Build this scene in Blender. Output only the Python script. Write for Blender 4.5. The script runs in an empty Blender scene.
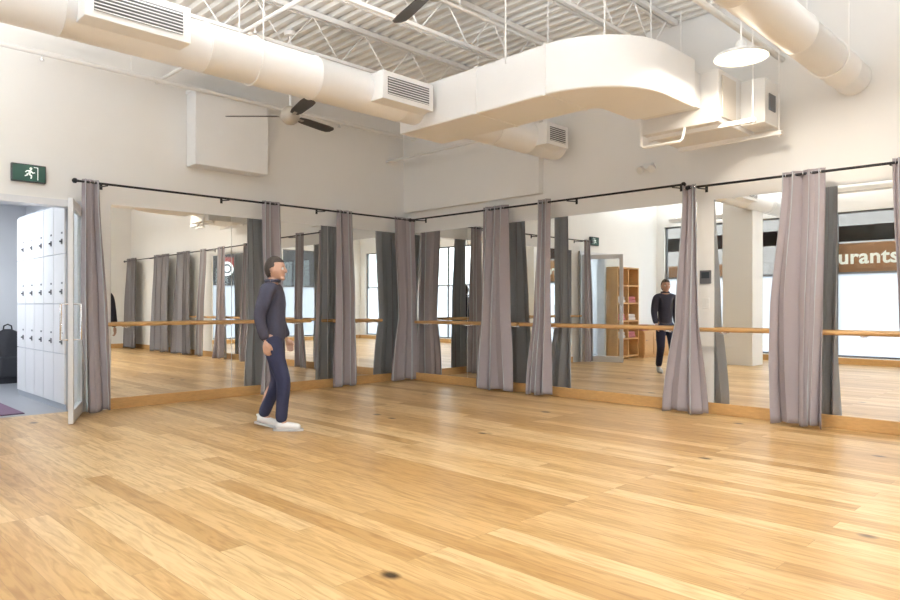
import bpy, bmesh, math, random
from mathutils import Vector, Matrix
random.seed(7)
PI = math.pi
SC = bpy.context.scene
COL = SC.collection
ORG = {}          # world origin of each root, parts are modelled in world space then moved to it

# ------------------------------------------------------------------ materials
def nt(name):
    m = bpy.data.materials.new(name); m.use_nodes = True
    n = m.node_tree.nodes; l = m.node_tree.links
    return m, n, l, n['Principled BSDF']

def mat(name, col, rough=.5, metal=0, var=.06, scale=6, bump=0, stretch=(1,1,1), emit=None, es=0):
    m, n, l, b = nt(name)
    tc = n.new('ShaderNodeTexCoord'); mp = n.new('ShaderNodeMapping'); mp.inputs['Scale'].default_value = stretch
    no = n.new('ShaderNodeTexNoise'); no.inputs['Scale'].default_value = scale; no.inputs['Detail'].default_value = 4
    mx = n.new('ShaderNodeMix'); mx.data_type = 'RGBA'
    mx.inputs['A'].default_value = (*[c*(1-var) for c in col], 1)
    mx.inputs['B'].default_value = (*[min(1, c*(1+var)) for c in col], 1)
    l.new(tc.outputs['Object'], mp.inputs['Vector']); l.new(mp.outputs['Vector'], no.inputs['Vector'])
    l.new(no.outputs['Fac'], mx.inputs['Factor']); l.new(mx.outputs['Result'], b.inputs['Base Color'])
    b.inputs['Roughness'].default_value = rough; b.inputs['Metallic'].default_value = metal
    if bump:
        bp = n.new('ShaderNodeBump'); bp.inputs['Strength'].default_value = bump; bp.inputs['Distance'].default_value = .01
        l.new(no.outputs['Fac'], bp.inputs['Height']); l.new(bp.outputs['Normal'], b.inputs['Normal'])
    if emit:
        b.inputs['Emission Color'].default_value = (*emit, 1); b.inputs['Emission Strength'].default_value = es
    return m

def floor_mat():
    m, n, l, b = nt('oak_planks')
    tc = n.new('ShaderNodeTexCoord')
    br = n.new('ShaderNodeTexBrick')
    br.inputs['Color1'].default_value = (0, 0, 0, 1); br.inputs['Color2'].default_value = (1, 1, 1, 1)
    br.inputs['Mortar'].default_value = (.5, .5, .5, 1)
    br.inputs['Scale'].default_value = 1; br.inputs['Mortar Size'].default_value = .0013
    br.inputs['Mortar Smooth'].default_value = .2
    br.inputs['Brick Width'].default_value = 2.0; br.inputs['Row Height'].default_value = .14
    br.offset = .37; br.offset_frequency = 3; br.squash = 1
    l.new(tc.outputs['Object'], br.inputs['Vector'])
    mp = n.new('ShaderNodeMapping'); mp.inputs['Scale'].default_value = (1.2, 11, 1)
    g = n.new('ShaderNodeTexNoise'); g.inputs['Scale'].default_value = 2.4; g.inputs['Detail'].default_value = 9; g.inputs['Distortion'].default_value = 1.2
    l.new(tc.outputs['Object'], mp.inputs['Vector'])
    off = n.new('ShaderNodeVectorMath'); off.operation = 'MULTIPLY_ADD'
    off.inputs[1].default_value = (7, 7, 7)
    l.new(br.outputs['Color'], off.inputs[0]); l.new(mp.outputs['Vector'], off.inputs[2])
    l.new(off.outputs['Vector'], g.inputs['Vector'])
    big = n.new('ShaderNodeTexNoise'); big.inputs['Scale'].default_value = .55; big.inputs['Detail'].default_value = 2
    l.new(tc.outputs['Object'], big.inputs['Vector'])
    r1 = n.new('ShaderNodeValToRGB')
    r1.color_ramp.elements[0].color = (.47, .275, .10, 1); r1.color_ramp.elements[1].color = (.71, .51, .265, 1)
    e = r1.color_ramp.elements.new(.5); e.color = (.60, .385, .165, 1)
    l.new(br.outputs['Color'], r1.inputs['Fac'])
    r2 = n.new('ShaderNodeValToRGB')
    r2.color_ramp.elements[0].position = .32; r2.color_ramp.elements[0].color = (.76, .68, .58, 1)
    r2.color_ramp.elements[1].position = .58; r2.color_ramp.elements[1].color = (1.05, 1.05, 1.05, 1)
    l.new(g.outputs['Fac'], r2.inputs['Fac'])
    mx = n.new('ShaderNodeMix'); mx.data_type = 'RGBA'; mx.blend_type = 'MULTIPLY'; mx.inputs['Factor'].default_value = 1
    l.new(r1.outputs['Color'], mx.inputs['A']); l.new(r2.outputs['Color'], mx.inputs['B'])
    # knots
    mk = n.new('ShaderNodeMapping'); mk.inputs['Scale'].default_value = (.8, 1.2, 1)
    vo = n.new('ShaderNodeTexVoronoi'); vo.inputs['Scale'].default_value = 1.45
    l.new(tc.outputs['Object'], mk.inputs['Vector']); l.new(mk.outputs['Vector'], vo.inputs['Vector'])
    rk = n.new('ShaderNodeValToRGB')
    rk.color_ramp.elements[0].position = .042; rk.color_ramp.elements[0].color = (.04, .025, .012, 1)
    rk.color_ramp.elements[1].position = .085; rk.color_ramp.elements[1].color = (1, 1, 1, 1)
    l.new(vo.outputs['Distance'], rk.inputs['Fac'])
    m2 = n.new('ShaderNodeMix'); m2.data_type = 'RGBA'; m2.blend_type = 'MULTIPLY'; m2.inputs['Factor'].default_value = .95
    l.new(mx.outputs['Result'], m2.inputs['A']); l.new(rk.outputs['Color'], m2.inputs['B'])
    # seams
    m3 = n.new('ShaderNodeMix'); m3.data_type = 'RGBA'; m3.inputs['B'].default_value = (.20, .10, .04, 1)
    l.new(m2.outputs['Result'], m3.inputs['A'])
    sf = n.new('ShaderNodeMath'); sf.operation = 'MULTIPLY'; sf.inputs[1].default_value = .55
    l.new(br.outputs['Fac'], sf.inputs[0]); l.new(sf.outputs[0], m3.inputs['Factor'])
    l.new(m3.outputs['Result'], b.inputs['Base Color'])
    rr = n.new('ShaderNodeMapRange'); rr.inputs['To Min'].default_value = .25; rr.inputs['To Max'].default_value = .42
    l.new(big.outputs['Fac'], rr.inputs['Value']); l.new(rr.outputs['Result'], b.inputs['Roughness'])
    bp = n.new('ShaderNodeBump'); bp.inputs['Strength'].default_value = .10; bp.inputs['Distance'].default_value = .004
    l.new(g.outputs['Fac'], bp.inputs['Height']); l.new(bp.outputs['Normal'], b.inputs['Normal'])
    return m

def clear_mat():
    m, n, l, b = nt('clear_glass'); n.remove(b)
    t = n.new('ShaderNodeBsdfTransparent'); g = n.new('ShaderNodeBsdfGlossy'); g.inputs['Roughness'].default_value = .02
    t.inputs['Color'].default_value = (.94, .97, .97, 1)
    f = n.new('ShaderNodeMixShader'); f.inputs[0].default_value = .05
    l.new(t.outputs[0], f.inputs[1]); l.new(g.outputs[0], f.inputs[2]); l.new(f.outputs[0], n['Material Output'].inputs[0])
    return m

def frost_mat():
    m, n, l, b = nt('frosted_film'); n.remove(b)
    t = n.new('ShaderNodeBsdfTransparent'); g = n.new('ShaderNodeBsdfTranslucent')
    t.inputs['Color'].default_value = (.96, .98, 1, 1); g.inputs['Color'].default_value = (.86, .88, .90, 1)
    no = n.new('ShaderNodeTexNoise'); no.inputs['Scale'].default_value = 3
    mr = n.new('ShaderNodeMapRange'); mr.inputs['To Min'].default_value = .52; mr.inputs['To Max'].default_value = .60
    f = n.new('ShaderNodeMixShader')
    l.new(no.outputs['Fac'], mr.inputs['Value']); l.new(mr.outputs['Result'], f.inputs[0])
    l.new(t.outputs[0], f.inputs[1]); l.new(g.outputs[0], f.inputs[2]); l.new(f.outputs[0], n['Material Output'].inputs[0])
    return m

M = dict(
    floor=floor_mat(), clear=clear_mat(), frost=frost_mat(),
    wall=mat('white_wall_paint', (.885, .875, .85), .7, var=.02, scale=3, bump=.05),
    ceil=mat('white_deck_paint', (.95, .94, .91), .6, var=.03, scale=4),
    steel=mat('white_joist_paint', (.93, .92, .895), .5, var=.03),
    pipe=mat('shaded_pipe_white', (.80, .79, .765), .5, var=.03),  # greyer than the joists, shading put into the colour
    duct=mat('white_duct_paint', (.90, .90, .895), .45, var=.03, scale=3),
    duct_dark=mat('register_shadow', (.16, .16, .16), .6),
    mirror=mat('mirror_glass', (.91, .92, .905), .0, 1, var=.004),
    base=mat('oak_baseboard', (.58, .34, .13), .45, var=.18, scale=5, stretch=(3, 3, 12)),
    barre=mat('barre_wood', (.54, .31, .12), .4, var=.15, scale=8),
    black=mat('black_iron', (.025, .025, .028), .45, .5),
    wframe=mat('grey_window_frame', (.16, .16, .165), .5, .1),
    curtain=mat('taupe_fabric', (.345, .306, .322), .9, var=.04, scale=60, bump=.03),
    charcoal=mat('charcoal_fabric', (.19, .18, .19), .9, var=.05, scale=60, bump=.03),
    back_lightened=mat('slate_back_lightened', (.44, .45, .48), .9, var=.04, scale=60, bump=.03),  # curtain back, paler to make up for the weak light behind
    alu=mat('brushed_aluminium', (.76, .77, .79), .4, .25, var=.04, scale=14),
    chrome=mat('chrome', (.80, .80, .82), .15, 1, var=.02),
    locker=mat('white_locker', (.86, .86, .865), .4, var=.02),
    lgap=mat('locker_carcass', (.50, .53, .58), .5),
    lockm=mat('locker_lock', (.16, .16, .17), .4, .3),
    dark=mat('dark_plastic', (.04, .04, .045), .5),
    ctrl=mat('grey_control', (.13, .13, .14), .45),
    hallw=mat('hall_paint', (.78, .79, .81), .7, var=.03, scale=3),
    hallf=mat('hall_vinyl', (.33, .34, .37), .4, var=.08, scale=3),
    mat=mat('purple_mat', (.17, .10, .16), .9, var=.2, scale=40, bump=.3),
    green=mat('sign_green', (.010, .075, .05), .4),
    white=mat('white_plastic', (.85, .85, .83), .4, var=.02),
    signw=mat('sign_white', (.9, .95, .92), .4, emit=(.9, 1, .95), es=.4),
    fan=mat('fan_blade_walnut', (.035, .027, .024), .35, var=.2, scale=6),
    fanhub=mat('fan_housing', (.50, .46, .40), .35, .3),
    bulb=mat('lamp_diffuser', (.95, .93, .88), .4, emit=(1, .87, .62), es=4),
    shelf=mat('shelf_wood', (.68, .40, .17), .5, var=.15, scale=6, stretch=(2, 2, 10)),
    unit=mat('metal_unit', (.82, .81, .79), .4, .1, var=.03),
    tan=mat('access_panel_beige', (.74, .68, .60), .45, .1),
    navy=mat('navy_trousers', (.018, .022, .060), .8, var=.2, scale=30, bump=.2),
    jacket=mat('dark_jacket', (.040, .040, .066), .8, var=.2, scale=30, bump=.2),
    skin=mat('skin', (.56, .34, .25), .5, var=.06, scale=20),
    hair=mat('dark_hair', (.035, .024, .018), .6, var=.3, scale=60, stretch=(1, 1, .2), bump=.5),
    shoe=mat('white_shoe', (.80, .80, .80), .6, var=.04),
    sole=mat('grey_sole', (.55, .55, .56), .7),
    lip=mat('lip', (.36, .14, .12), .5), iris=mat('iris', (.05, .03, .02), .3),
    red=mat('red_facade', (.26, .045, .035), .8, var=.15, scale=2),
    darkwall=mat('dark_facade', (.045, .042, .042), .8, var=.15, scale=2),
    brick=mat('brown_facade', (.32, .28, .255), .8, var=.15, scale=2),
    glassd=mat('dark_shop_glass', (.05, .06, .07), .2, .0),
    asphalt=mat('asphalt', (.36, .36, .37), .9, var=.1, scale=3),
    signb=mat('brown_vinyl', (.40, .19, .085), .6, var=.12, scale=8, stretch=(1, 4, 8)),
    cream=mat('glowing_cream', (.92, .90, .86), .5, var=.02, emit=(1, .97, .92), es=.35),  # faint emission added to brighten the lettering and round sign
    towel=mat('pale_towel', (.76, .70, .68), .9, var=.08, scale=40), towel2=mat('pink_towel', (.55, .20, .22), .9, var=.1, scale=40),
    bag=mat('black_nylon', (.035, .035, .042), .7, var=.2, scale=20))

# ------------------------------------------------------------------ mesh builder
class MB:
    def __init__(s): s.b = bmesh.new()
    def box(s, x0, x1, y0, y1, z0, z1):
        v = [s.b.verts.new(p) for p in ((x0,y0,z0),(x1,y0,z0),(x1,y1,z0),(x0,y1,z0),(x0,y0,z1),(x1,y0,z1),(x1,y1,z1),(x0,y1,z1))]
        for f in ((0,3,2,1),(4,5,6,7),(0,1,5,4),(1,2,6,5),(2,3,7,6),(3,0,4,7)): s.b.faces.new([v[i] for i in f])
        return s
    def tube(s, pts, r, seg=12, cap=True):
        pts = [Vector(p) for p in pts]; rs = r if isinstance(r, (list, tuple)) else [r]*len(pts)
        rings = []; prev = None
        for i, p in enumerate(pts):
            d = (pts[min(i+1, len(pts)-1)] - pts[max(i-1, 0)]).normalized()
            if prev is None:
                a = Vector((0,0,1)) if abs(d.z) < .9 else Vector((1,0,0))
                u = d.cross(a).normalized()
            else:
                u = (prev - d*prev.dot(d)).normalized()
            w = d.cross(u); prev = u
            rings.append([s.b.verts.new(p + (u*math.cos(2*PI*k/seg) + w*math.sin(2*PI*k/seg))*rs[i]) for k in range(seg)])
        for a, c in zip(rings, rings[1:]):
            for k in range(seg): s.b.faces.new((a[k], a[(k+1)%seg], c[(k+1)%seg], c[k]))
        if cap: s.b.faces.new(rings[0][::-1]); s.b.faces.new(rings[-1])
        return s
    def lathe(s, prof, c=(0,0,0), seg=32):
        rings = []
        for r, z in prof:
            if r < 1e-5: rings.append([s.b.verts.new((c[0], c[1], c[2]+z))])
            else: rings.append([s.b.verts.new((c[0]+r*math.cos(2*PI*k/seg), c[1]+r*math.sin(2*PI*k/seg), c[2]+z)) for k in range(seg)])
        for a, d in zip(rings, rings[1:]):
            for k in range(seg):
                q = (k+1) % seg
                if len(a) == 1 and len(d) == 1: continue
                if len(a) == 1: s.b.faces.new((a[0], d[q], d[k]))
                elif len(d) == 1: s.b.faces.new((a[k], a[q], d[0]))
                else: s.b.faces.new((a[k], a[q], d[q], d[k]))
        return s
    def prism(s, pts, off):
        off = Vector(off)
        a = [s.b.verts.new(p) for p in pts]; c = [s.b.verts.new(Vector(p)+off) for p in pts]
        s.b.faces.new(a[::-1]); s.b.faces.new(c); n = len(pts)
        for k in range(n): s.b.faces.new((a[k], a[(k+1)%n], c[(k+1)%n], c[k]))
        return s
    def build(s, name, m, parent=None, smooth=False, bevel=0, loc=None):
        bmesh.ops.recalc_face_normals(s.b, faces=s.b.faces)
        me = bpy.data.meshes.new(name); s.b.to_mesh(me); s.b.free()
        return link(me, name, m, parent, smooth, bevel, loc)

def link(me, name, m, parent=None, smooth=False, bevel=0, loc=None):
    o = bpy.data.objects.new(name, me); COL.objects.link(o)
    if me.materials: me.materials[0] = m
    else: me.materials.append(m)
    if parent is not None:
        org = ORG[parent.name]; o.parent = parent
    elif loc is not None:
        org = Vector(loc); o.location = org
    else:
        org = Vector((0,0,0))
    me.transform(Matrix.Translation(-org)); ORG[o.name] = org
    if smooth:
        for p in me.polygons: p.use_smooth = True
        me.set_sharp_from_angle(angle=math.radians(40))
    if bevel:
        bv = o.modifiers.new('bevel', 'BEVEL'); bv.width = bevel; bv.segments = 2; bv.limit_method = 'ANGLE'
    return o

def tag(o, label, cat, group=None):
    o['label'] = label; o['category'] = cat
    if group: o['group'] = group
    return o
def thing(name, loc, label, cat, group=None):
    o = bpy.data.objects.new(name, None); COL.objects.link(o); o.location = loc; o.empty_display_size = .1
    ORG[o.name] = Vector(loc)
    return tag(o, label, cat, group)
def struct(o): o['kind'] = 'structure'; return o
def sroot(name, loc):
    o = bpy.data.objects.new(name, None); COL.objects.link(o); o.location = loc; ORG[o.name] = Vector(loc); return struct(o)
def copy_tree(o, parent=None):
    c = o.copy(); COL.objects.link(c)
    if parent: c.parent = parent
    for ch in list(o.children): copy_tree(ch, c)
    return c

# ------------------------------------------------------------------ room numbers (metres)
CX, CY, CH, F = 8.41, -7.44, 1.2, 682.0
XE, YS, ZT = 12.1, -8.3, 4.5          # east wall, south wall, wall top
DJ = -5.88                            # far jamb of the doorway
def sR(px, d):                        # place along the right-hand wall, d metres off it
    t = (px-450)/F; return CX + (-CY-d)*(t-1)/(t+1)
def sL(px, d):                        # place along the left-hand wall
    t = (px-450)/F; return (CX-d)*(1+t)/(1-t) + CY

# ------------------------------------------------------------------ room shell
struct(MB().box(-.15, XE+.2, YS-.2, .2, -.12, 0).build('floor', M['floor']))
w = MB().box(-.15, 0, -4.97, .15, 0, ZT).box(-.15, 0, YS, DJ, 0, ZT).box(-.15, 0, DJ, -4.97, 2.32, ZT)
struct(w.build('wall_left', M['wall']))
w = MB().box(0, XE, 0, .15, 0, ZT).box(0, 2.76, -.10, .01, 2.72, ZT)
struct(w.build('wall_right', M['wall']))
southw = [(.2, 1.9), (2.4, 5.7), (6.1, 8.9), (9.3, 11.8)]
eastw = [(-7.8, -5.0), (-4.6, -2.5)]
SILL, HEAD = .14, 3.15
w = MB(); prev = 0
for a, c in southw:
    w.box(prev, a, YS-.2, YS, 0, ZT); w.box(a, c, YS-.2, YS, 0, SILL); w.box(a, c, YS-.2, YS, HEAD, ZT); prev = c
w.box(prev, XE, YS-.2, YS, 0, ZT); struct(w.build('wall_front', M['wall']))
w = MB(); prev = YS-.2
for a, c in eastw:
    w.box(XE, XE+.2, prev, a, 0, ZT); w.box(XE, XE+.2, a, c, 0, SILL); w.box(XE, XE+.2, a, c, HEAD, ZT); prev = c
w.box(XE, XE+.2, prev, .15, 0, ZT); struct(w.build('wall_east', M['wall']))

# corrugated deck
b = bmesh.new(); rows = []; y = YS-.2; k = 0
prof = [(0, 0), (.055, 0), (.075, .04), (.13, .04)]
while y < .25:
    for dy, dz in prof: rows.append((y+dy, 4.46+dz))
    y += .15
vs = [(b.verts.new((-.15, yy, zz)), b.verts.new((XE+.2, yy, zz))) for yy, zz in rows]
for p, q in zip(vs, vs[1:]): b.faces.new((p[0], p[1], q[1], q[0]))
mb = MB(); mb.b.free(); mb.b = b
struct(mb.build('ceiling', M['ceil']))

# windows
wn = 0
def window(axis, a, c, nm):
    global wn; wn += 1
    o = (a, YS-.1, SILL) if axis == 'S' else (XE+.1, a, SILL)
    r = sroot('window_%d' % wn, o)
    def bx(m, s0, s1, d0, d1, z0, z1):
        if axis == 'S': m.box(s0, s1, YS-.1-d1, YS-.1-d0, z0, z1)
        else: m.box(XE+.1+d0, XE+.1+d1, s0, s1, z0, z1)
    f = MB(); t = .036
    bx(f, a, c, -.03, .03, SILL, SILL+t); bx(f, a, c, -.03, .03, HEAD-t, HEAD); bx(f, a, c, -.03, .03, 1.865, 1.90)
    for k in range(nm+1):
        s = a + (c-a-t)*k/nm; bx(f, s, s+t, -.03, .03, SILL, HEAD)
    f.build('window_frame', M['wframe'], r)
    for k in range(nm):
        s0 = a + (c-a-t)*k/nm + t; s1 = a + (c-a-t)*(k+1)/nm
        g = MB(); bx(g, s0, s1, 0, .001, SILL+t, 1.865); g.build('frosted_pane', M['frost'], r)
        g = MB(); bx(g, s0, s1, 0, .001, 1.90, HEAD-t); g.build('clear_pane', M['clear'], r)
window('S', *southw[0], 1); window('S', *southw[1], 2); window('S', *southw[2], 2); window('S', *southw[3], 2)
window('E', *eastw[0], 2); window('E', *eastw[1], 1)

# pillar
struct(MB().box(2.45, 3.06, -7.0, -6.46, 0, ZT).build('wall_pillar', M['wall'], bevel=.01))

# baseboards
BH = .125
struct(MB().box(0, .022, -4.66, 0, 0, BH).build('baseboard_left', M['base'], bevel=.004))
struct(MB().box(0.022, XE, -.022, 0, 0, BH).build('baseboard_right', M['base'], bevel=.004))
struct(MB().box(0, XE, YS, YS+.02, 0, BH).build('baseboard_front', M['base'], bevel=.004))
struct(MB().box(XE-.02, XE, YS+.02, -.022, 0, BH).build('baseboard_east', M['base'], bevel=.004))

# mirrors
MT = 2.38
for a, c, lb in ((-4.62, -3.12, 'large wall mirror panel beside the open glass door'),
                 (-3.112, -1.6, 'wall mirror panel behind the walking person'),
                 (-1.592, -.012, 'wall mirror panel ending at the corner curtain, left wall')):
    tag(MB().box(.001, .009, a, c, BH, MT).build('wall_mirror', M['mirror'], loc=(0, (a+c)/2, BH)), lb, 'mirror', 'mirror panels')
for a, c, lb in ((.012, 1.35, 'wall mirror panel just right of the room corner'),
                 (1.358, 2.72, 'wall mirror panel behind the pair of curtains right of corner'),
                 (2.728, 4.93, 'wide wall mirror reflecting the dark clothed person'),
                 (5.13, 7.0, 'wall mirror panel at the right edge behind wide curtain')):
    tag(MB().box(a, c, -.009, -.001, BH, MT).build('wall_mirror', M['mirror'], loc=((a+c)/2, 0, BH)), lb, 'mirror', 'mirror panels')

# ------------------------------------------------------------------ rods
def rod(p0, p1, wall, brs, label):
    t = thing('curtain_rod', p0, label, 'curtain rod', 'black curtain rods')
    p0, p1 = Vector(p0), Vector(p1); d = (p1-p0).normalized()
    MB().tube([p0, p1], .013).build('pole', M['black'], t, True)
    for p, s in ((p0, -1), (p1, 1)):
        MB().tube([p, p+d*s*.02, p+d*s*.03, p+d*s*.055, p+d*s*.07], [.013, .016, .028, .028, .012]).build('finial', M['black'], t, True)
    for f in brs:
        q = p0.lerp(p1, f); b_ = MB()
        e = Vector((0, q.y, q.z)) if wall == 'L' else Vector((q.x, 0, q.z))
        b_.tube([e, q+Vector((0, 0, -.016))], .007)
        if wall == 'L': b_.box(0, .008, q.y-.015, q.y+.015, q.z-.035, q.z+.035)
        else: b_.box(q.x-.015, q.x+.015, -.008, 0, q.z-.035, q.z+.035)
        b_.build('bracket', M['black'], t)
RD = .22
rod((RD, -5.02, 2.575), (RD, -.12, 2.575), 'L', (.06, .36, .66, .97), 'long black curtain rod above the left mirrors')
rod((.34, -RD, 2.565), (4.83, -RD, 2.555), 'R', (.02, .35, .66, .98), 'black curtain rod above the mirrors right of corner')
rod((4.97, -RD, 2.51), (11.95, -RD, 2.47), 'R', (.01, .27, .5, .75, .99), 'black curtain rod running off the right edge')

# ------------------------------------------------------------------ curtains
def curtain(wall, top, mid, bot, n, label, dt=RD, dm=.27, db=.28, amp=.05, amid=1, seed=0, fab='curtain', grp='taupe grey curtains'):
    rnd = random.Random(seed); z0, z1, zm = .03, 2.605, 1.02
    mx = (top[0]+top[1])/2
    if wall == 'R' and mx > 4.9: z1 = 2.54
    b = bmesh.new(); NR, NC = 40, n*20
    ph = [rnd.uniform(0, 6.28) for _ in range(6)]
    grid = []
    for i in range(NR+1):
        z = z1 + (z0-z1)*i/NR
        if z > zm:
            f = (z1-z)/(z1-zm); f = f*f*(3-2*f); s0, s1, d, am = top[0]+(mid[0]-top[0])*f, top[1]+(mid[1]-top[1])*f, dt+(dm-dt)*f, amp*(.75+(amid-.75)*f)
        else:
            f = min(1, max(0, (zm-z)/(zm-z0))); f = 1-max(0, 1-f)**1.6; s0, s1, d, am = mid[0]+(bot[0]-mid[0])*f, mid[1]+(bot[1]-mid[1])*f, dm+(db-dm)*f, amp*(amid+(1.15-amid)*f)
        row = []
        v = (z1-z)/(z1-z0)
        for j in range(NC+1):
            u = j/NC
            uu = u + .05*math.sin(2*PI*u*1.5+ph[0]+v*1.6)*(1-abs(2*u-1))
            a = 2*PI*n*u + ph[1] + (.4+.9*v)*math.sin(v*2.2+ph[2]+u*4) + .9*math.sin(u*5+ph[0])
            soft = .65+.4*math.sin(u*8+ph[3]+v*1.5)
            dep = d + am*(math.sin(a)*soft + .25*v*math.sin(1.4*a+ph[3]+v*2) + .25*v*math.sin(u*3+ph[4]+v*3))
            s = s0 + (s1-s0)*uu + (s1-s0)/n*.12*math.sin(2*a) + .012*v*math.sin(v*5+ph[5])
            zz = z + (.014*math.sin(a*.5+ph[2]) if i == NR else 0)
            row.append(b.verts.new((dep, s, zz) if wall == 'L' else (s, -dep, zz)))
        grid.append(row)
    fs = []
    for r0, r1 in zip(grid, grid[1:]):
        for j in range(NC): fs.append(b.faces.new((r0[j], r0[j+1], r1[j+1], r1[j])))
    b.normal_update()
    tot = sum((f.normal for f in fs), Vector())
    room = Vector((1, 0, 0)) if wall == 'L' else Vector((0, -1, 0))
    if tot.dot(room) < 0: bmesh.ops.reverse_faces(b, faces=fs)
    loc = (dt, mx, z1) if wall == 'L' else (mx, -dt, z1)
    t = thing('curtain', loc, label, 'curtain', grp)
    me = bpy.data.meshes.new('fabric_panel'); b.to_mesh(me); b.free()
    o = link(me, 'fabric_panel', M[fab], t)
    me.materials.append(M['back_lightened' if fab == 'curtain' else fab])
    for p in o.data.polygons: p.use_smooth = True
    sm = o.modifiers.new('thick', 'SOLIDIFY'); sm.thickness = .004; sm.material_offset = 1; sm.material_offset_rim = 0
    zr = 2.575 if wall == 'L' else (2.56 if mx < 4.9 else 2.505)
    for k in range(n+1):
        s = top[0] + (top[1]-top[0])*(k+.5)/(n+1)
        c = Vector((RD, s, zr)) if wall == 'L' else Vector((s, -RD, zr))
        ring = []
        for q in range(17):
            a = 2*PI*q/16; off = Vector((math.cos(a)*.022, 0, math.sin(a)*.022)) if wall == 'L' else Vector((0, math.cos(a)*.022, math.sin(a)*.022))
            ring.append(c+off)
        MB().tube(ring, .003, 6, False).build('grommet', M['chrome'], t, True)
def cL(tp, md, bt, n, lb, **k):
    curtain('L', [sL(p, k.get('dt', RD)) for p in tp], [sL(p, k.get('dm', .27)) for p in md], [sL(p, k.get('db', .28)) for p in bt], n, lb, **k)
def cR(tp, md, bt, n, lb, **k):
    curtain('R', [sR(p, k.get('dt', RD)) for p in tp], [sR(p, k.get('dm', .27)) for p in md], [sR(p, k.get('db', .28)) for p in bt], n, lb, **k)
cL((83, 100), (83, 108), (84, 109), 3, 'taupe curtain hanging right beside the open glass door', seed=1, amp=.045)
cL((263, 281), (264, 284), (260, 287), 3, 'taupe curtain behind the walking person', seed=2, dm=.22, db=.22, amp=.04)
cL((337, 352), (336, 356), (334, 359), 3, 'taupe curtain between the walking person and the corner curtain', seed=3, dm=.24, db=.24)
cL((394, 413), (397, 416), (390, 419), 3, 'corner curtain hanging in a bundle where the two walls meet', seed=4, dm=.225, db=.23, amp=.045, amid=.8)
cR((482, 508), (479, 508), (476, 511), 3, 'taupe curtain, first one right of the corner curtain', seed=5, dm=.25, db=.25)
cR((537, 550), (533, 550), (526, 551), 3, 'narrow taupe curtain at the start of a barre', seed=6, dm=.25, db=.25, amid=.8)
cR((684, 697), (677, 700), (664, 706), 3, 'taupe curtain flaring at its hem beside the wall control', seed=7)
cR((782, 826), (771, 823), (769, 821), 4, 'widest taupe curtain, straight hanging, near the right edge', seed=8, amp=.055)
cR((893, 925), (899, 930), (906, 935), 4, 'taupe curtain cut off by the right edge', seed=9)
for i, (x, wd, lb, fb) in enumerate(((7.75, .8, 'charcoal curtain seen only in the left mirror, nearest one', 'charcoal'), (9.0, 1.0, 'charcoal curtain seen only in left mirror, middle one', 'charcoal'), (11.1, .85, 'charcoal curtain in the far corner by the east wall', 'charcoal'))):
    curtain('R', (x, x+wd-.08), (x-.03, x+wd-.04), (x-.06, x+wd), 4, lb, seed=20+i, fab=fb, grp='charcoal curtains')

# ------------------------------------------------------------------ barres
def barre(wall, a, c, z, brs, label):
    D = .155
    P = (lambda s: Vector((D, s, z))) if wall == 'L' else (lambda s: Vector((s, -D, z)))
    W = (lambda s, zz, d: Vector((d, s, zz))) if wall == 'L' else (lambda s, zz, d: Vector((s, -d, zz)))
    t = thing('ballet_barre', P(a), label, 'barre', 'ballet barres')
    MB().tube([P(a), P(a+.01), P(c-.01), P(c)], [.018, .023, .023, .018], 16).build('rail', M['barre'], t, True)
    for s in brs:
        b_ = MB(); b_.tube([W(s, z-.035, .011), W(s, z-.035, .09), W(s, z-.03, .14), W(s, z-.015, D)], .006, 8)
        b_.tube([W(s, z-.035, .0095), W(s, z-.035, .014)], .018, 16)
        b_.build('wall_bracket', M['chrome'], t, True)
barre('L', -4.78, -1.98, .99, (-4.45, -3.2, -2.15), 'wooden ballet barre along the left mirrors from the door')
barre('L', -1.6, -.68, .98, (-1.4, -.8), 'short wooden barre on left mirrors near the corner')
barre('R', .34, 2.42, .945, (.5, 1.4, 2.3), 'wooden barre from the corner curtain to the narrow curtain')
barre('R', 2.47, 4.74, .945, (2.95, 4.6), 'wooden barre crossing the wide mirror with the reflected person')
barre('R', 5.02, 8.3, .94, (5.25, 6.6, 8.0), 'wooden barre at the right edge behind the widest curtain')

# ------------------------------------------------------------------ joists
ordn = ['first', 'second', 'third', 'fourth', 'fifth', 'sixth', 'seventh', 'eighth', 'ninth', 'tenth']
for k in range(9):
    x = .62 + 1.36*k
    t = thing('roof_joist', (x, YS+.02, 3.97), 'white open-web steel ceiling joist, %s from the left mirrored wall' % ordn[k], 'joist', 'open-web ceiling joists')
    MB().box(x-.05, x-.012, YS+.02, -.11, 4.40, 4.455).box(x+.012, x+.05, YS+.02, -.11, 4.40, 4.455).build('top_chord', M['steel'], t)
    MB().box(x-.045, x-.012, YS+.02, -.11, 3.975, 4.01).box(x+.012, x+.045, YS+.02, -.11, 3.975, 4.01).build('bottom_chord', M['steel'], t)
    pts = []; yy = YS+.1; up = 1
    while yy < -.12:
        pts.append((x, yy, 4.41 if up else 3.99)); up = 1-up; yy += .36
    MB().tube(pts, .010, 6).build('web', M['steel'], t)

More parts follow.
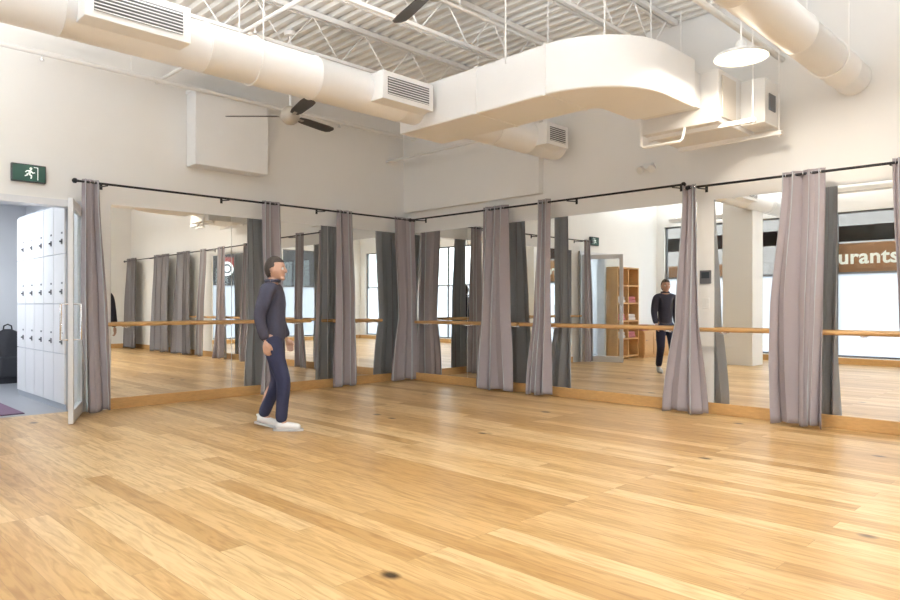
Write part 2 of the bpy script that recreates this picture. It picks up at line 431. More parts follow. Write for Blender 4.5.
# ------------------------------------------------------------------ main duct
XD, ZD, RDU = 3.05, 3.31, .195
t = thing('air_duct', (XD, -4, ZD), 'long white round air duct with flat curved branch across the ceiling', 'air duct')
pts, rr = [], []
y = -8.1
while y < -.14:
    pts += [(XD, y, ZD), (XD, y+.012, ZD), (XD, y+.024, ZD)]; rr += [RDU, RDU+.008, RDU]; y += 1.05
pts.append((XD, -.12, ZD)); rr.append(RDU)
MB().tube(pts, rr, 40).build('round_duct', M['duct'], t, True)
AX, AY, RO, RI = 4.75, -1.83, .77, .12
BZ0, BZ1 = 3.06, 3.51
out = [(2.80, AY-RO), (AX, AY-RO)]
for k in range(1, 17):
    a = -PI/2 + PI/2*k/16; out.append((AX+RO*math.cos(a), AY+RO*math.sin(a)))
out.append((AX+RO, -1.3))
inn = [(AX+RI, -1.3)]
for k in range(17):
    a = -PI/2*k/16; inn.append((AX+RI*math.cos(a), AY+RI*math.sin(a)))
inn.append((2.80, AY-RI))
MB().prism([(x, y, BZ0) for x, y in out+inn], (0, 0, BZ1-BZ0)).build('branch_duct', M['duct'], t, True, .012)
for xx in (3.9, AX-.015):
    MB().box(xx, xx+.03, AY-RO-.006, AY-RI+.006, BZ0-.006, BZ1+.006).build('flange', M['duct'], t)
MB().box(AX+RI+.03, AX+RO-.03, -1.31, -1.13, BZ0+.03, 3.42).build('duct_collar', M['unit'], t)
for yy, wd in ((-5.55, .74), (-2.98, .66), (-.52, .44)):
    r = MB().box(XD+.13, XD+.33, yy-wd/2, yy+wd/2, ZD-.13, ZD+.14).build('register', M['duct'], t, bevel=.006)
    MB().box(XD+.325, XD+.332, yy-wd/2+.06, yy+wd/2-.06, ZD-.08, ZD+.09).build('opening_shade', M['duct_dark'], r)  # dark plate painted as the shade behind the louvres
    s_ = MB()
    for k in range(7):
        z = ZD-.07+.024*k; s_.prism([(XD+.328, yy-wd/2+.06, z), (XD+.345, yy-wd/2+.06, z-.012), (XD+.345, yy-wd/2+.06, z-.006), (XD+.328, yy-wd/2+.06, z+.006)], (0, wd-.12, 0))
    s_.build('louvre', M['duct'], r)
for yy in (-7.2, -4.5, -1.4):
    h = MB()
    ring = [(XD+(RDU+.012)*math.cos(2*PI*q/32), yy, ZD+(RDU+.012)*math.sin(2*PI*q/32)) for q in range(33)]
    h.tube(ring, .007, 6, False)
    for s in (-1, 1): h.tube([(XD+s*(RDU+.012), yy, ZD), (XD+s*(RDU+.012), yy, 4.45)], .006, 6)
    h.build('hanger', M['steel'], t)
for (xx, yy) in ((4.3, -2.6), (4.3, -1.95), (5.2, -2.35)):
    MB().tube([(xx, yy, 3.45), (xx, yy, 4.45)], .007, 6).build('hanger', M['steel'], t)

XB, ZB, RB = 6.5, 3.40, .16
t = thing('air_duct', (XB, -3, ZB), 'white round air duct at the upper right corner', 'air duct')
pts, rr = [], []; y = -7.6
while y < -.1:
    pts += [(XB, y, ZB), (XB, y+.012, ZB), (XB, y+.024, ZB)]; rr += [RB, RB+.008, RB]; y += 1.2
pts.append((XB, -.02, ZB)); rr.append(RB)
MB().tube(pts, rr, 40).build('round_duct', M['duct'], t, True)
for yy in (-5.4, -3.2, -.8):
    h = MB()
    for s in (-1, 1): h.tube([(XB+s*(RB+.01), yy, ZB), (XB+s*(RB+.01), yy, 4.45)], .006, 6)
    h.tube([(XB+(RB+.01)*math.cos(2*PI*q/32), yy, ZB+(RB+.01)*math.sin(2*PI*q/32)) for q in range(33)], .007, 6, False)
    h.build('hanger', M['steel'], t)

# ------------------------------------------------------------------ air handling unit
t = thing('air_handler', (5.4, -.7, 2.86), 'boxy white suspended air handling unit behind the curved duct', 'air handler')
MB().box(4.85, 5.66, -1.12, -.25, 2.94, 3.44).build('cabinet', M['unit'], t, bevel=.01)
MB().box(5.663, 5.675, -1.06, -.75, 2.99, 3.39).build('access_panel', M['tan'], t, bevel=.004)
c_ = MB().box(5.66, 5.90, -.62, -.28, 2.98, 3.42).build('side_box', M['unit'], t, bevel=.01)
MB().box(5.90, 5.91, -.53, -.37, 3.12, 3.28).build('vent_grille', M['ctrl'], c_)
for yy in (-1.0, -.34):
    MB().box(4.88, 5.96, yy-.02, yy+.02, 2.90, 2.94).build('strut_channel', M['steel'], t)
    for xx in (4.9, 5.93): MB().tube([(xx, yy, 2.88), (xx, yy, 4.45)], .007, 8).build('threaded_rod', M['steel'], t)
MB().tube([(4.9, -1.2, 3.05), (4.9, -1.2, 2.82), (4.92, -1.18, 2.80), (5.3, -1.18, 2.80), (5.32, -1.16, 2.82), (5.32, -1.1, 2.95)], .014, 8).build('drain_pipe', M['steel'], t, True)

# white bulkhead box on left wall
o = thing('duct_box', (.002, -3.2, 2.95), 'plain white rectangular box high on the left wall', 'duct box')
MB().box(.002, .26, -3.72, -2.72, 2.95, 3.9).build('casing', M['duct'], o, bevel=.008)
MB().box(.002, .268, -3.73, -2.71, 3.86, 3.9).build('top_flange', M['duct'], o)

# ------------------------------------------------------------------ fans
def fan(loc, rz, label):
    x, y, z = loc
    t = thing('ceiling_fan', loc, label, 'ceiling fan', 'dark bladed ceiling fans')
    MB().tube([(x, y, z+.1), (x, y, 4.45)], .014, 12).build('downrod', M['steel'], t, True)
    MB().lathe([(0, -.02), (.03, -.02), (.07, -.05), (.07, -.10), (.0, -.10)][::-1], (x, y, 4.46)).build('canopy', M['steel'], t, True)
    MB().lathe([(0, -.09), (.05, -.085), (.085, -.06), (.11, -.01), (.11, .04), (.08, .09), (.03, .12), (0, .12)], loc).build('motor_housing', M['fanhub'], t, True)
    for k in range(3):
        R_ = Matrix.Translation(loc) @ Matrix.Rotation(rz+2*PI/3*k, 4, 'Z') @ Matrix.Rotation(math.radians(-13), 4, 'X')
        pr = [(.14, -.045), (.25, -.065), (.60, -.075), (.71, -.068), (.75, -.032), (.75, .032), (.71, .068), (.60, .075), (.25, .065), (.14, .045)]
        m = MB().prism([(p[0], p[1], .0) for p in pr], (0, 0, .008)); bmesh.ops.transform(m.b, matrix=R_, verts=m.b.verts)
        bl = m.build('blade', M['fan'], t)
        m = MB().box(.08, .22, -.018, .018, -.006, .0); bmesh.ops.transform(m.b, matrix=R_, verts=m.b.verts)
        m.build('blade_iron', M['fanhub'], bl)
fan((1.43, -3.11, 3.42), math.radians(105), 'dark bladed ceiling fan near the left wall by white box')
fan((4.45, -3.65, 3.75), math.radians(163), 'dark bladed ceiling fan cropped by the top edge')

# ------------------------------------------------------------------ visible pendant, added pendants and uplights
def lamp(loc, label, e=42):
    x, y, z = loc
    t = thing('pendant_lamp', loc, label, 'pendant lamp', 'white pendant lamps')
    MB().lathe([(.214, -.02), (.215, -.01), (.205, .008), (.15, .028), (.085, .045), (.05, .06), (.04, .12), (0, .12)], loc).build('shade', M['white'], t, True)
    MB().lathe([(0, -.014), (.20, -.014), (.205, .0), (0, .0)], loc).build('diffuser', M['bulb'], t, True)
    MB().tube([(x, y, z+.11), (x, y, 4.45)], .008, 8).build('stem', M['steel'], t)
    MB().lathe([(0, -.05), (.06, -.05), (.06, -.01), (0, -.01)], (x, y, 4.46)).build('canopy', M['steel'], t, True)
    l = bpy.data.lights.new('lamp_light', 'AREA'); l.shape = 'DISK'; l.size = .38; l.energy = e; l.color = (1, .91, .78)
    lo = bpy.data.objects.new('lamp_light', l); COL.objects.link(lo); lo.location = (x, y, z-.02)
lamp((6.10, -1.69, 3.29), 'white disc pendant lamp glowing near the upper right duct')
for p, s in (((9.6, -5.6, 3.12), 'extra pendant added to light the room, unseen, near the east windows'), ((9.6, -2.2, 3.12), 'extra pendant added to light the room, unseen, near the far mirrors')):
    lamp(p, s, 24)  # extra pendants out of view, added to light the room
def uplight(x, y, z, label, e):  # unseen fixture added to brighten the ceiling
    t = thing('added_uplight', (x, y, z), label, 'added light', 'added linear uplights')
    MB().prism([(x-.75, y-.12, z), (x-.75, y+.12, z), (x-.75, y+.14, z+.07), (x-.75, y-.14, z+.07)], (1.5, 0, 0)).build('trough', M['white'], t)
    for s in (-.62, .62): MB().tube([(x+s, y, z+.06), (x+s, y, 4.45)], .005, 8).build('suspension_rod', M['steel'], t)
    l = bpy.data.lights.new('uplight_fill', 'AREA'); l.shape = 'RECTANGLE'; l.size = 1.4; l.size_y = .2; l.energy = e; l.color = (.95, .97, 1)
    lo = bpy.data.objects.new('uplight_fill', l); COL.objects.link(lo); lo.location = (x, y, z+.085); lo.rotation_euler = (PI, 0, 0)
uplight(5.0, -6.0, 3.2, 'uplight added to brighten the ceiling, nearest the pillar, out of frame', 190)
uplight(7.6, -3.9, 3.2, 'uplight added to brighten the ceiling, in front of the right duct, out of frame', 170)
uplight(9.9, -4.2, 3.2, 'uplight added to brighten the ceiling, near the east windows, out of frame', 80)
uplight(1.7, -7.2, 3.1, 'uplight added to brighten the ceiling, by the cubby shelf, out of frame', 75)
uplight(4.75, -4.75, 3.66, 'uplight added to brighten the ceiling, beside the cropped fan, out of frame', 150)

# ------------------------------------------------------------------ pipes
def pipe(pts, r, label, heads=(), nm='sprinkler_pipe', hang=()):
    t = thing(nm, pts[0], label, 'pipe')
    MB().tube(pts, r, 12).build('tube', M['pipe'], t, True)
    for h in heads:
        MB().tube([h, (h[0], h[1], h[2]-.05), (h[0], h[1], h[2]-.055), (h[0], h[1], h[2]-.07)], [.009, .009, .022, .022], 10).build('sprinkler_head', M['chrome'], t, True)
    for h in hang: MB().tube([h, (h[0], h[1], 4.47)], .005, 6).build('hanger', M['steel'], t)
    return t
pipe([(.3, -8.2, 3.86), (.3, -.14, 3.86)], .028, 'white pipe running along the top of the left wall', [(.3, -5.4, 3.85), (.3, -1.6, 3.85)], hang=[(.3, -6.5, 3.86), (.3, -4.5, 3.86), (.3, -2.4, 3.86)])
pipe([(.0, -.45, 3.50), (2.8, -.45, 3.50)], .022, 'thin white pipe high in the corner of the room', hang=[(.4, -.45, 3.50), (2.4, -.45, 3.50)])
pipe([(5.85, -8.2, 3.75), (5.85, -.02, 3.75)], .03, 'white pipe parallel to the upper right duct', [(5.85, -3.1, 3.74)], hang=[(5.85, -5, 3.75), (5.85, -1.7, 3.75)])
pipe([(.02, -4.1, 3.92), (12.0, -4.1, 3.92)], .022, 'white pipe crossing under the ceiling joists', [(2.4, -4.1, 3.91)])
pipe([(4.1, -8.2, 3.9), (4.1, -.02, 3.9)], .016, 'thin white conduit running above the curved duct', nm='conduit', hang=[(4.1, -3, 3.9)])

# ------------------------------------------------------------------ wall fittings
EY, EZ, ES = -5.46, 2.625, .76
t = thing('exit_sign', (.0, EY, EZ), 'green running man exit sign above the open doorway', 'sign')
MB().box(0, .045, EY-.215*ES, EY+.215*ES, EZ-.125*ES, EZ+.125*ES).build('housing', M['dark'], t, bevel=.006)
MB().box(.045, .049, EY-.2*ES, EY+.2*ES, EZ-.11*ES, EZ+.11*ES).build('face', M['green'], t)
ES = .80
def flat(poly): return [(.0495, EY+p[0]*ES, EZ+p[1]*ES) for p in poly]
g = MB()
g.prism(flat([(math.cos(a*PI/8)*.017+.02, math.sin(a*PI/8)*.017+.062) for a in range(16)]), (.002, 0, 0))
for q in ([(-.03, .035), (.02, .042), (.032, .03), (.012, -.012), (-.012, -.01), (-.005, .022), (-.03, .02)],
          [(.02, .04), (.045, .012), (.068, .018), (.07, .006), (.04, -.003), (.018, .022)],
          [(.012, -.012), (.036, -.03), (.03, -.072), (.014, -.072), (.018, -.038), (-.008, -.02)],
          [(-.012, -.01), (-.014, -.032), (-.05, -.05), (-.056, -.036), (-.03, -.022), (-.03, -.0)],
          [(-.03, .035), (-.05, .012), (-.042, .006), (-.024, .022)]):
    g.prism(flat(q), (.002, 0, 0))
g.build('running_figure', M['signw'], t)
g = MB()
g.prism(flat([(.055, .078), (.098, .078), (.098, -.085), (.106, -.085), (.106, .086), (.055, .086)]), (.002, 0, 0))
g.build('doorway_symbol', M['signw'], t)

x = 4.34; z = 2.86
t = thing('emergency_light', (x, 0, z), 'small white twin headed emergency light high on the wall', 'emergency light')
MB().box(x-.06, x+.06, -.05, 0, z-.03, z+.04).build('body', M['white'], t, bevel=.008)
for s in (-1, 1):
    h = MB(); h.tube([(x+s*.065, -.04, z-.02), (x+s*.07, -.06, z-.025), (x+s*.075, -.10, z-.05)], [.02, .04, .045], 16); h.build('lamp_head', M['unit'], t, True)
t = thing('wall_control', (5.03, 0, 1.52), 'small dark wall control panel beside the flared curtain', 'control')
MB().box(4.965, 5.095, -.018, 0, 1.45, 1.60).build('plate', M['ctrl'], t, bevel=.005)
MB().box(4.985, 5.075, -.0195, -.018, 1.51, 1.58).build('screen', M['glassd'], t)
t = thing('light_switch', (5.03, 0, 1.2), 'white light switch below the dark wall control', 'switch')
MB().box(4.99, 5.07, -.008, 0, 1.17, 1.29).build('cover_plate', M['white'], t, bevel=.003)
MB().box(5.015, 5.045, -.013, -.008, 1.20, 1.26).build('rocker', M['white'], t)

# ------------------------------------------------------------------ glass door leaf
fr = MB().box(-.17, .03, -4.982, -4.91, 0, 2.308).box(-.17, .03, DJ-.06, DJ+.012, 0, 2.308).box(-.17, .03, DJ-.06, -4.91, 2.308, 2.38)
struct(fr.build('trim_1', M['alu']))
H0, H1 = Vector((.055, -4.955, 0)), Vector((.85, -5.285, 0))
r = sroot('door_1', H0); dd = (H1-H0).normalized(); nn = Vector((-dd.y, dd.x, 0)); L = (H1-H0).length
def lb(m, a, c, z0, z1, th):
    p = [H0+dd*a-nn*th, H0+dd*c-nn*th, H0+dd*c+nn*th, H0+dd*a+nn*th]
    m.prism([(q.x, q.y, z0) for q in p], (0, 0, z1-z0)); return m
f = MB(); lb(f, 0, .075, .01, 2.29, .022); lb(f, L-.075, L, .01, 2.29, .022); lb(f, .075, L-.075, .01, .14, .022); lb(f, .075, L-.075, 2.20, 2.29, .022)
f.build('door_frame', M['alu'], r)
g = MB(); lb(g, .075, L-.075, .14, 2.20, .004); g.build('glass_pane', M['clear'], r)
for s in (-1, 1):
    p = H0+dd*(L-.03); q = p+nn*s*.09
    MB().tube([(p.x, p.y, 1.22), (q.x, q.y, 1.22), (q.x, q.y, .86), (p.x, p.y, .86)], .012, 10).build('door_handle', M['chrome'], r, True)

# ------------------------------------------------------------------ hall behind the doorway
HX, HY = -4.2, -7.2
struct(MB().box(HX, -.15, HY, -4.5, -.12, 0).build('floor_hall', M['hallf']))
struct(MB().box(HX-.1, HX, HY, -4.4, 0, 2.8).build('wall_hall_back', M['hallw']))
struct(MB().box(HX, -.15, HY-.1, HY, 0, 2.8).build('wall_hall_side', M['hallw']))
struct(MB().box(HX, -.15, -4.5, -4.4, 0, 2.8).build('wall_hall_locker', M['hallw']))
struct(MB().box(HX-.1, -.15, HY-.1, -4.4, 2.8, 2.9).build('ceiling_hall', M['hallw']))
t = thing('added_hall_lamp', (-2, -6, 2.8), 'flat light added to brighten the hall beyond the doorway', 'added light')  # made-up fixture, added to light the hall
MB().box(-2.6, -1.4, -6.2, -5.8, 2.76, 2.8).build('frame', M['white'], t)
MB().box(-2.57, -1.43, -6.17, -5.83, 2.752, 2.76).build('diffuser', mat('hall_fill_diffuser', (.9, .95, 1), .4, emit=(.85, .93, 1), es=4), t)
l = bpy.data.lights.new('hall_fill', 'AREA'); l.shape = 'RECTANGLE'; l.size = 1.1; l.size_y = .3; l.energy = 58; l.color = (.89, .95, 1)
lo = bpy.data.objects.new('hall_fill', l); COL.objects.link(lo); lo.location = (-2, -6, 2.74)

LW, LHt = .42, 2.40
names5 = ['nearest the doorway', 'second from the doorway', 'third from the doorway', 'fourth from the doorway', 'farthest from the doorway']
def locker():
    t = thing('locker', (0, 0, 0), 'x', 'locker', 'white lockers in the hall')
    MB().box(0, LW-.004, 0, .50, 0, LHt).build('carcass', M['lgap'], t)
    hh = (LHt-.09)/4
    for k in range(4):
        z0 = .07+hh*k
        d = MB().box(.006, LW-.010, -.018, 0, z0+.004, z0+hh-.004).build('locker_door', M['locker'], t, bevel=.003)
        if k:
            MB().box(.305, .34, -.026, -.018, z0+.11, z0+.17).tube([(.322, -.02, z0+.14), (.322, -.045, z0+.14)], .010, 10).build('lock', M['lockm'], d)
            MB().box(.30, .345, -.022, -.018, z0+.23, z0+.25).build('number_plate', M['lockm'], d)
    return t
lk = locker()
for k in range(5):
    o = lk if k == 0 else copy_tree(lk)
    o.location = (-.2-LW*(k+1), -5.03, 0)
    o['label'] = 'white four-door metal locker column ' + names5[k]
tag(MB().box(-3.0, -.3, -6.5, -5.42, 0, .012).build('floor_mat', M['mat'], loc=(-1.7, -6.0, 0), bevel=.004), 'dark purple floor mat on the grey hall floor', 'mat')
KY, KX = -4.80, HX+.22
t = thing('bag', (KX, KY, 0), 'tall dark bag standing against the far hall wall past the lockers', 'bag')
pr = MB()
pr.lathe([(0, 0), (.18, 0), (.20, .06), (.20, .45), (.185, .68), (.13, .80), (.05, .84), (0, .84)], (0, 0, 0), 28)
bmesh.ops.transform(pr.b, matrix=Matrix.Translation((KX, KY, 0)) @ Matrix.Diagonal((.62, 1, 1, 1)), verts=pr.b.verts)
pr.build('bag_body', M['bag'], t, True)
MB().box(KX+.09, KX+.17, KY-.13, KY+.13, .10, .42).build('front_pocket', M['bag'], t, bevel=.025)
MB().tube([(KX, KY-.06, .82), (KX, KY-.05, .89), (KX, KY, .915), (KX, KY+.05, .89), (KX, KY+.06, .82)], .011, 8).build('carry_handle', M['bag'], t, True)

# ------------------------------------------------------------------ cubby shelf etc. seen in mirrors
y0, y1, SD = -6.9, -5.97, .30
ym = (y0+y1)/2
t = thing('cubby_shelf', (0, ym, 0), 'tall wooden cubby shelf reflected in the wide mirror', 'shelf')
f = MB()
f.box(.003, SD, y0, y0+.03, 0, 2.08).box(.003, SD, y1-.03, y1, 0, 2.08).box(.003, SD, ym-.015, ym+.015, 0, 2.08)
f.build('upright', M['shelf'], t)
for k in range(6):
    z = .04+.402*k; MB().box(.003, SD, y0+.03, y1-.03, z, z+.03).build('shelf_board', M['shelf'], t)
MB().box(.003, .012, y0+.03, y1-.03, 0.07, 2.05).build('back_panel', M['shelf'], t)
def towel(x, y, z, m, label):
    tw = thing('folded_towel', (x, y, z), label, 'towel')
    MB().box(x-.11, x+.11, y-.16, y+.16, z, z+.07).build('lower_fold', M[m], tw, bevel=.025)
    MB().box(x-.10, x+.10, y-.15, y+.15, z+.07, z+.14).build('upper_fold', M[m], tw, bevel=.025)
ya, yb = (y0+.03+ym-.015)/2, (ym+.015+y1-.03)/2
for lv, row in ((1, 'second'), (2, 'third'), (3, 'fourth')):
    for yy, s in ((ya, 'window side'), (yb, 'door side')):
        mm = 'towel' if (lv + (yy == yb)) % 2 == 0 else 'towel2'
        towel(.16, yy, .0705+.402*lv, mm, 'folded %s towels in the %s cubby row from the floor, %s' % ('pale' if mm == 'towel' else 'pink', row, s))
t = thing('low_cabinet', (.2, -7.56, 0), 'low wooden cabinet beside the cubby shelf in reflection', 'cabinet')
MB().box(.003, .42, -8.2, -6.92, 0, .62).build('body', M['shelf'], t, bevel=.005)
for k in range(3):
    c = -6.92-.2133-.4267*k
    d = MB().box(.42, .436, c-.20, c+.20, .06, .59).build('cabinet_door', M['shelf'], t, bevel=.003)
    MB().tube([(.436, c+.15, .4), (.46, c+.15, .4)], .012, 10).build('knob', M['chrome'], d, True)
towel(.2, -7.2, .621, 'towel2', 'folded pink towels on the low cabinet, next to the cubbies')
towel(.2, -7.75, .621, 'towel', 'folded pale towels on the low cabinet, far from the cubbies')

# ------------------------------------------------------------------ street
struct(MB().box(-30, 45, -45, YS-.2, -.25, -.15).box(XE+.2, 45, YS-.2, 25, -.25, -.15).build('ground_street', M['asphalt']))
t = thing('shop_building', (24, -6, -.15), 'dark shopfront building with red fascia and round sign across the street', 'building')
MB().box(22, 28, -16, 4, -.15, 5.6).build('wall', M['darkwall'], t)
for k in range(6): MB().box(21.95, 22, -15.6+3.2*k, -13.2+3.2*k, .3, 2.2).build('shop_window', M['glassd'], t)
MB().box(21.6, 22, -16, 4, 2.25, 2.42).build('canopy', M['dark'], t)
SY = -7.80
MB().box(21.80, 22, SY-1.3, SY+.15, 3.05, 3.5).build('fascia', M['red'], t)
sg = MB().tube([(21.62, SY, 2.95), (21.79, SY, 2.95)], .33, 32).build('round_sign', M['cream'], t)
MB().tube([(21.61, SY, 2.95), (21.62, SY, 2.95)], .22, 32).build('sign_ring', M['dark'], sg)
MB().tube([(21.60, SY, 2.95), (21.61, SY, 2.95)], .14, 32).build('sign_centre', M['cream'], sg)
t = thing('street_building', (4, -24, -.15), 'brown low building with red fascia across the street to the south', 'building')
MB().box(-12, 18, -30, -24, -.15, 6.4).build('wall', M['brick'], t)
for k in range(9): MB().box(-11.4+3.3*k, -9+3.3*k, -24, -23.95, .3, 2.6).build('shop_window', M['glassd'], t)
MB().box(-12, 18, -24.2, -24, 3.85, 4.5).build('fascia', M['red'], t)
MB().box(-12, 18, -24.3, -23.9, 6.4, 6.6).build('parapet', M['dark'], t)

# vinyl sign on the front window
t = thing('window_sign', (4, YS-.14, 2.2), 'brown window sign lettered restaurants, reflected in right mirror', 'sign')
MB().box(2.92, 5.4, YS-.145, YS-.135, 1.905, 2.50).build('sign_band', M['signb'], t)
cu = bpy.data.curves.new('txt', 'FONT'); cu.body = 'restaurants'; cu.size = .415; cu.extrude = .012; cu.align_x = 'RIGHT'; cu.offset = .010; cu.space_character = 1.04
to = bpy.data.objects.new('txt', cu); COL.objects.link(to); to.rotation_euler = (PI/2, 0, 0); to.location = (5.15, YS-.14, 2.08)
bpy.context.view_layer.update()
dg = bpy.context.evaluated_depsgraph_get(); me = bpy.data.meshes.new_from_object(to.evaluated_get(dg)); me.transform(to.matrix_world)
bpy.data.objects.remove(to)
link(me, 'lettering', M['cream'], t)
tag(MB().box(.25, 1.85, YS-.145, YS-.135, 1.905, 2.18).build('window_band', M['signb'], loc=(1.05, YS-.14, 1.905)), 'plain brown band on the window beside the low cabinet', 'sign')

# ------------------------------------------------------------------ person
def evalmesh(o):
    bpy.context.view_layer.update()
    dg = bpy.context.evaluated_depsgraph_get()
    me = bpy.data.meshes.new_from_object(o.evaluated_get(dg)); bpy.data.objects.remove(o); return me
def skin(verts, edges, root, sub=2):
    me = bpy.data.meshes.new('sk'); me.from_pydata([v[:3] for v in verts], edges, [])
    o = bpy.data.objects.new('sk', me); COL.objects.link(o)
    o.modifiers.new('s', 'SKIN')
    for i, v in enumerate(verts):
        d = me.skin_vertices[0].data[i]; rr = v[3]
        d.radius = rr if isinstance(rr, tuple) else (rr, rr); d.use_root = (i == root)
    sb = o.modifiers.new('u', 'SUBSURF'); sb.levels = sub; sb.render_levels = sub
    return evalmesh(o)
def chain(pts, sub=2): return skin(pts, [(i, i+1) for i in range(len(pts)-1)], 0, sub)
def fuse(meshes, vox, it=3):
    b = bmesh.new()
    for m in meshes: b.from_mesh(m)
    me = bpy.data.meshes.new('fz'); b.to_mesh(me); b.free()
    o = bpy.data.objects.new('fz', me); COL.objects.link(o)
    r = o.modifiers.new('r', 'REMESH'); r.mode = 'VOXEL'; r.voxel_size = vox
    s = o.modifiers.new('m', 'SMOOTH'); s.iterations = it; s.factor = .5
    return evalmesh(o)
def ballmesh(c, r, sc=(1,1,1), sub=4, fn=None):
    b = bmesh.new(); bmesh.ops.create_icosphere(b, subdivisions=sub, radius=r)
    for v in b.verts:
        p = Vector((v.co.x*sc[0], v.co.y*sc[1], v.co.z*sc[2]))
        if fn: p = fn(p)
        v.co = p + Vector(c)
    me = bpy.data.meshes.new('bl'); b.to_mesh(me); b.free(); return me

PX, PY = 2.49, -3.96
XF = Matrix.Translation((PX, PY, 0)) @ Matrix.Rotation(-PI/4, 4, 'Z')
person = thing('person', (PX, PY, 0), 'person walking in dark navy clothes and white shoes before the mirrors', 'person')
def pl(me, name, m, parent=person):
    me.transform(XF); o = link(me, name, m, parent)
    for p in me.polygons: p.use_smooth = True
    return o
hipR, knR, anR = (.088, 0, .86), (.092, .13, .47), (.092, .10, .095)
hipL, knL, anL = (-.088, 0, .86), (-.088, .03, .46), (-.085, -.13, .125)
shR, elR, wrR = (.165, -.01, 1.36), (.205, -.08, 1.10), (.205, -.02, .87)
shL, elL, wrL = (-.165, -.01, 1.36), (-.205, .0, 1.09), (-.195, .09, .88)
def skeleton(g, arms=True, legs=True, head=True, tr=0):
    v = [(0, 0, .92, .118+g-tr), (0, -.005, 1.06, .112+g-tr), (0, -.005, 1.20, .125+g-tr), (0, -.01, 1.33, .11+g-tr*.6), (0, -.012, 1.42, .055+g)]
    e = [(0,1),(1,2),(2,3),(3,4)]
    if head: v.append((0, .01, 1.49, .05)); e.append((4, 5))
    if arms:
        for s, el, wr in ((shR, elR, wrR), (shL, elL, wrL)):
            n = len(v); v += [(s[0]*.55, s[1], 1.375, .068+g-tr*.4), (*s, .058+g-tr*.3), (*el, .040+g), (*wr, .027+g)]
            e += [(3, n), (n, n+1), (n+1, n+2), (n+2, n+3)]
    if legs:
        for h, k, a in ((hipR, knR, anR), (hipL, knL, anL)):
            n = len(v); mid = [(k[i]+a[i])/2 for i in range(3)]
            v += [(*h, .088+g-tr*.6), (*k, .056+g), (mid[0], mid[1]-.012, mid[2]+.05, .052+g), (*a, .037+g)]
            e += [(0, n), (n, n+1), (n+1, n+2), (n+2, n+3)]
    return v, e
parts = []
v, e = skeleton(0, tr=.03); parts.append(skin(v, e, 0))
for a, dr in ((anR, 0), (anL, 1)):
    parts.append(chain([(a[0], a[1], a[2], .036), (a[0], a[1]+.06, a[2]-.045, .034), (a[0], a[1]+.15, .03, .026)]))
def hand(w, dirn, side):
    w = Vector(w); d = Vector(dirn).normalized(); inn = Vector((-side, 0, 0)); inn = (inn - d*inn.dot(d)).normalized(); fwd = d.cross(inn)*side
    if fwd.y < 0: fwd = -fwd
    out = [chain([(*(w), .024), (*(w+d*.035), .026), (*(w+d*.075+fwd*.014), .022)], 2), chain([(*(w+d*.03-fwd*.012), .02), (*(w+d*.075-fwd*.018), .018)], 2)]
    for k, (o_, ln) in enumerate(((.029, .068), (.010, .076), (-.009, .070), (-.027, .054))):
        p = w+d*.078+fwd*o_
        out.append(chain([(*(w+d*.06+fwd*o_*.8), .010), (*p, .0095), (*(p+d*ln*.45+inn*.008), .009), (*(p+d*ln*.75+inn*.022), .0085), (*(p+d*ln*.93+inn*.038), .0075)], 1))
    p = w+d*.028+fwd*.022
    out.append(chain([(*p, .012), (*(p+d*.028+fwd*.022+inn*.008), .0105), (*(p+d*.055+fwd*.028+inn*.018), .0095), (*(p+d*.075+fwd*.026+inn*.024), .008)], 1))
    return out
parts += hand(wrR, (0, .12, -.9), 1); parts += hand(wrL, (.03, .30, -.85), -1)
HC = Vector((0, .025, 1.56))
def headfn(p):
    if p.z < -.02: k = min(1, (-.02-p.z)/.09); p.x *= 1-.30*k; p.y = p.y*(1-.12*k) + .012*k
    if p.y > .05 and abs(p.z-.005) < .025 and .012 < abs(p.x) < .05: p.y -= .007
    return p
parts.append(ballmesh(HC, 1, (.074, .095, .115), 4, headfn))
parts.append(chain([(0, .112, 1.575, .009), (0, .128, 1.548, .012), (0, .134, 1.533, .014), (0, .118, 1.526, .012)], 1))
parts.append(ballmesh((0, .095, 1.468), .028, (1.1, .8, .8), 2))
for s in (-1, 1): parts.append(ballmesh((s*.077, .015, 1.552), .03, (.32, .7, 1), 2))
parts.append(ballmesh((0, .108, 1.502), .018, (1.5, .5, .5), 2))
pl(fuse(parts, .0065, 2), 'body', M['skin'])
v, e = skeleton(.022, legs=False, head=False)
v[0] = (0, 0, .84, .146); jk = skin(v, e, 1)
jb = fuse([jk], .010, 4)
J = pl(jb, 'jacket', M['jacket'])
cl = MB().tube([Vector((math.cos(a*PI/12)*.066, math.sin(a*PI/12)*.066-.005, 1.445)) for a in range(25)], .016, 8, False)
bmesh.ops.transform(cl.b, matrix=XF, verts=cl.b.verts); cl.build('collar', M['jacket'], J, True)
tv = [(0, 0, .88, .130), (0, 0, 1.0, .118)]; te = [(0, 1)]
for h, k, a in ((hipR, knR, anR), (hipL, knL, anL)):
    n = len(tv); k = Vector(k); a = Vector(a); md = (k+a)/2
    tv += [(*h, .106), (*k, .076), (*md, .066), (a.x, a.y, a.z-.03, .062)]; te += [(0, n), (n, n+1), (n+1, n+2), (n+2, n+3)]
pl(fuse([skin(tv, te, 0)], .010, 4), 'trousers', M['navy'])
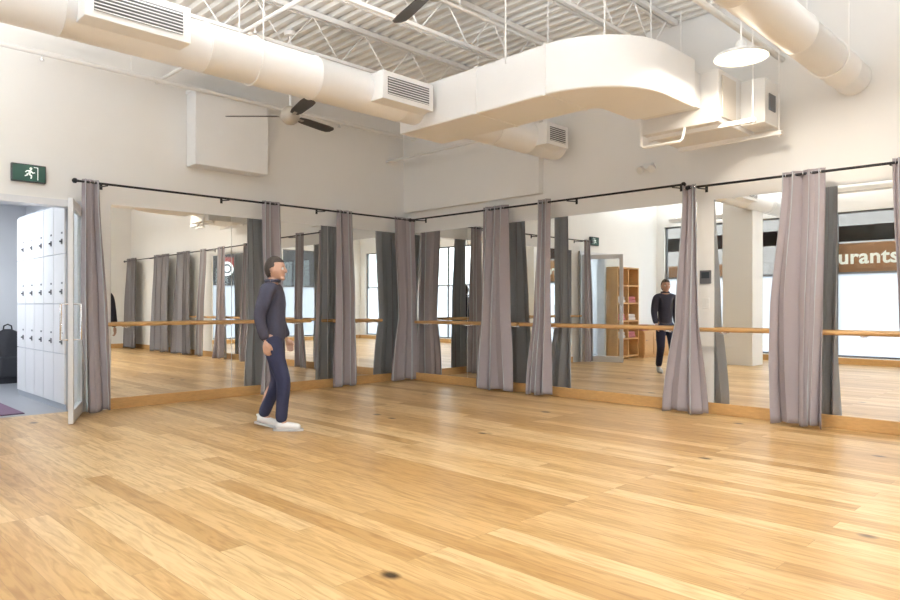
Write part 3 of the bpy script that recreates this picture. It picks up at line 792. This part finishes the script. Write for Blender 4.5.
for a, tilt in ((anR, 0), (anL, 1)):
    ax, ay = a[0], a[1]
    hz = .0 if not tilt else .045
    up = chain([(ax, ay-.055, .05+hz, .038), (ax, ay+.0, .055+hz*.8, .044), (ax, ay+.08, .045+hz*.35, .044), (ax, ay+.15, .038, .043), (ax, ay+.195, .034, .032)])
    top = chain([(ax, ay-.03, .06+hz, .04), (ax, ay-.02, .10+hz*.9, .042)])
    m = fuse([up, top], .006, 3)
    for vv in m.vertices:
        t_ = min(1, max(0, (ay+.12-vv.co.y)/.17)); fl = .012 + hz*t_*.9
        if vv.co.z < fl: vv.co.z = fl
    sh = pl(m, 'shoe', M['shoe'])
    so = MB(); outl = []
    for q in range(28):
        an = 2*PI*q/28; yy = ay+.07+math.sin(an)*.148; xx = ax+math.cos(an)*(.044 if math.sin(an) > 0 else .038)
        outl.append((xx, yy))
    b2 = so.b
    def fz(yy): return hz*min(1, max(0, (ay+.12-yy)/.17))*.9
    lo_ = [b2.verts.new((x_, y_, fz(y_)+.001)) for x_, y_ in outl]; hi_ = [b2.verts.new((x_, y_, fz(y_)+.022)) for x_, y_ in outl]
    for q in range(28): b2.faces.new((lo_[q], lo_[(q+1)%28], hi_[(q+1)%28], hi_[q]))
    b2.faces.new(lo_[::-1]); b2.faces.new(hi_)
    bmesh.ops.transform(b2, matrix=XF, verts=b2.verts); so.build('sole', M['sole'], sh)
hb = bmesh.new(); bmesh.ops.create_icosphere(hb, subdivisions=4, radius=1)
for vv in hb.verts: vv.co = Vector((vv.co.x*.082, vv.co.y*.102, vv.co.z*.122)) + HC + Vector((0, -.006, .006))
dele = [vv for vv in hb.verts if (vv.co.y > .035 and vv.co.z < 1.622) or (vv.co.y > -.01 and vv.co.z < 1.55) or vv.co.z < 1.475]
bmesh.ops.delete(hb, geom=dele, context='VERTS')
hm = bpy.data.meshes.new('hair'); hb.to_mesh(hm); hb.free()
ho = pl(hm, 'hair', M['hair']); sm = ho.modifiers.new('t', 'SOLIDIFY'); sm.thickness = .014; sm.offset = -1
for s in (-1, 1):
    ey = pl(ballmesh((s*.031, .100, 1.563), .013, sub=3), 'eye', M['white'])
    pl(ballmesh((s*.031, .111, 1.563), .0055, (1, .5, 1), 2), 'iris', M['iris'], ey)
    pl(ballmesh((s*.031, .113, 1.587), .014, (1.1, .3, .22), 2), 'eyebrow', M['hair'])
pl(ballmesh((0, .118, 1.501), .02, (1.1, .25, .28), 3), 'mouth', M['lip'])

# ------------------------------------------------------------------ light, camera
w = bpy.data.worlds.new('world'); SC.world = w; w.use_nodes = True
bg = w.node_tree.nodes['Background']
tc = w.node_tree.nodes.new('ShaderNodeTexCoord'); sx = w.node_tree.nodes.new('ShaderNodeSeparateXYZ'); cr = w.node_tree.nodes.new('ShaderNodeValToRGB')
w.node_tree.links.new(tc.outputs['Generated'], sx.inputs[0]); w.node_tree.links.new(sx.outputs['Z'], cr.inputs['Fac'])
cr.color_ramp.elements[0].color = (.93, .96, 1, 1); cr.color_ramp.elements[1].color = (.78, .89, 1, 1)
w.node_tree.links.new(cr.outputs['Color'], bg.inputs['Color']); bg.inputs['Strength'].default_value = 4.0

cam = bpy.data.cameras.new('camera'); co = bpy.data.objects.new('camera', cam); COL.objects.link(co)
co.location = (CX, CY, CH); co.rotation_euler = (PI/2, 0, PI/4)
cam.sensor_width = 36; cam.lens = F/900*36; cam.shift_y = 6/900; cam.clip_start = .05
SC.camera = co
SC.view_settings.view_transform = 'Standard'
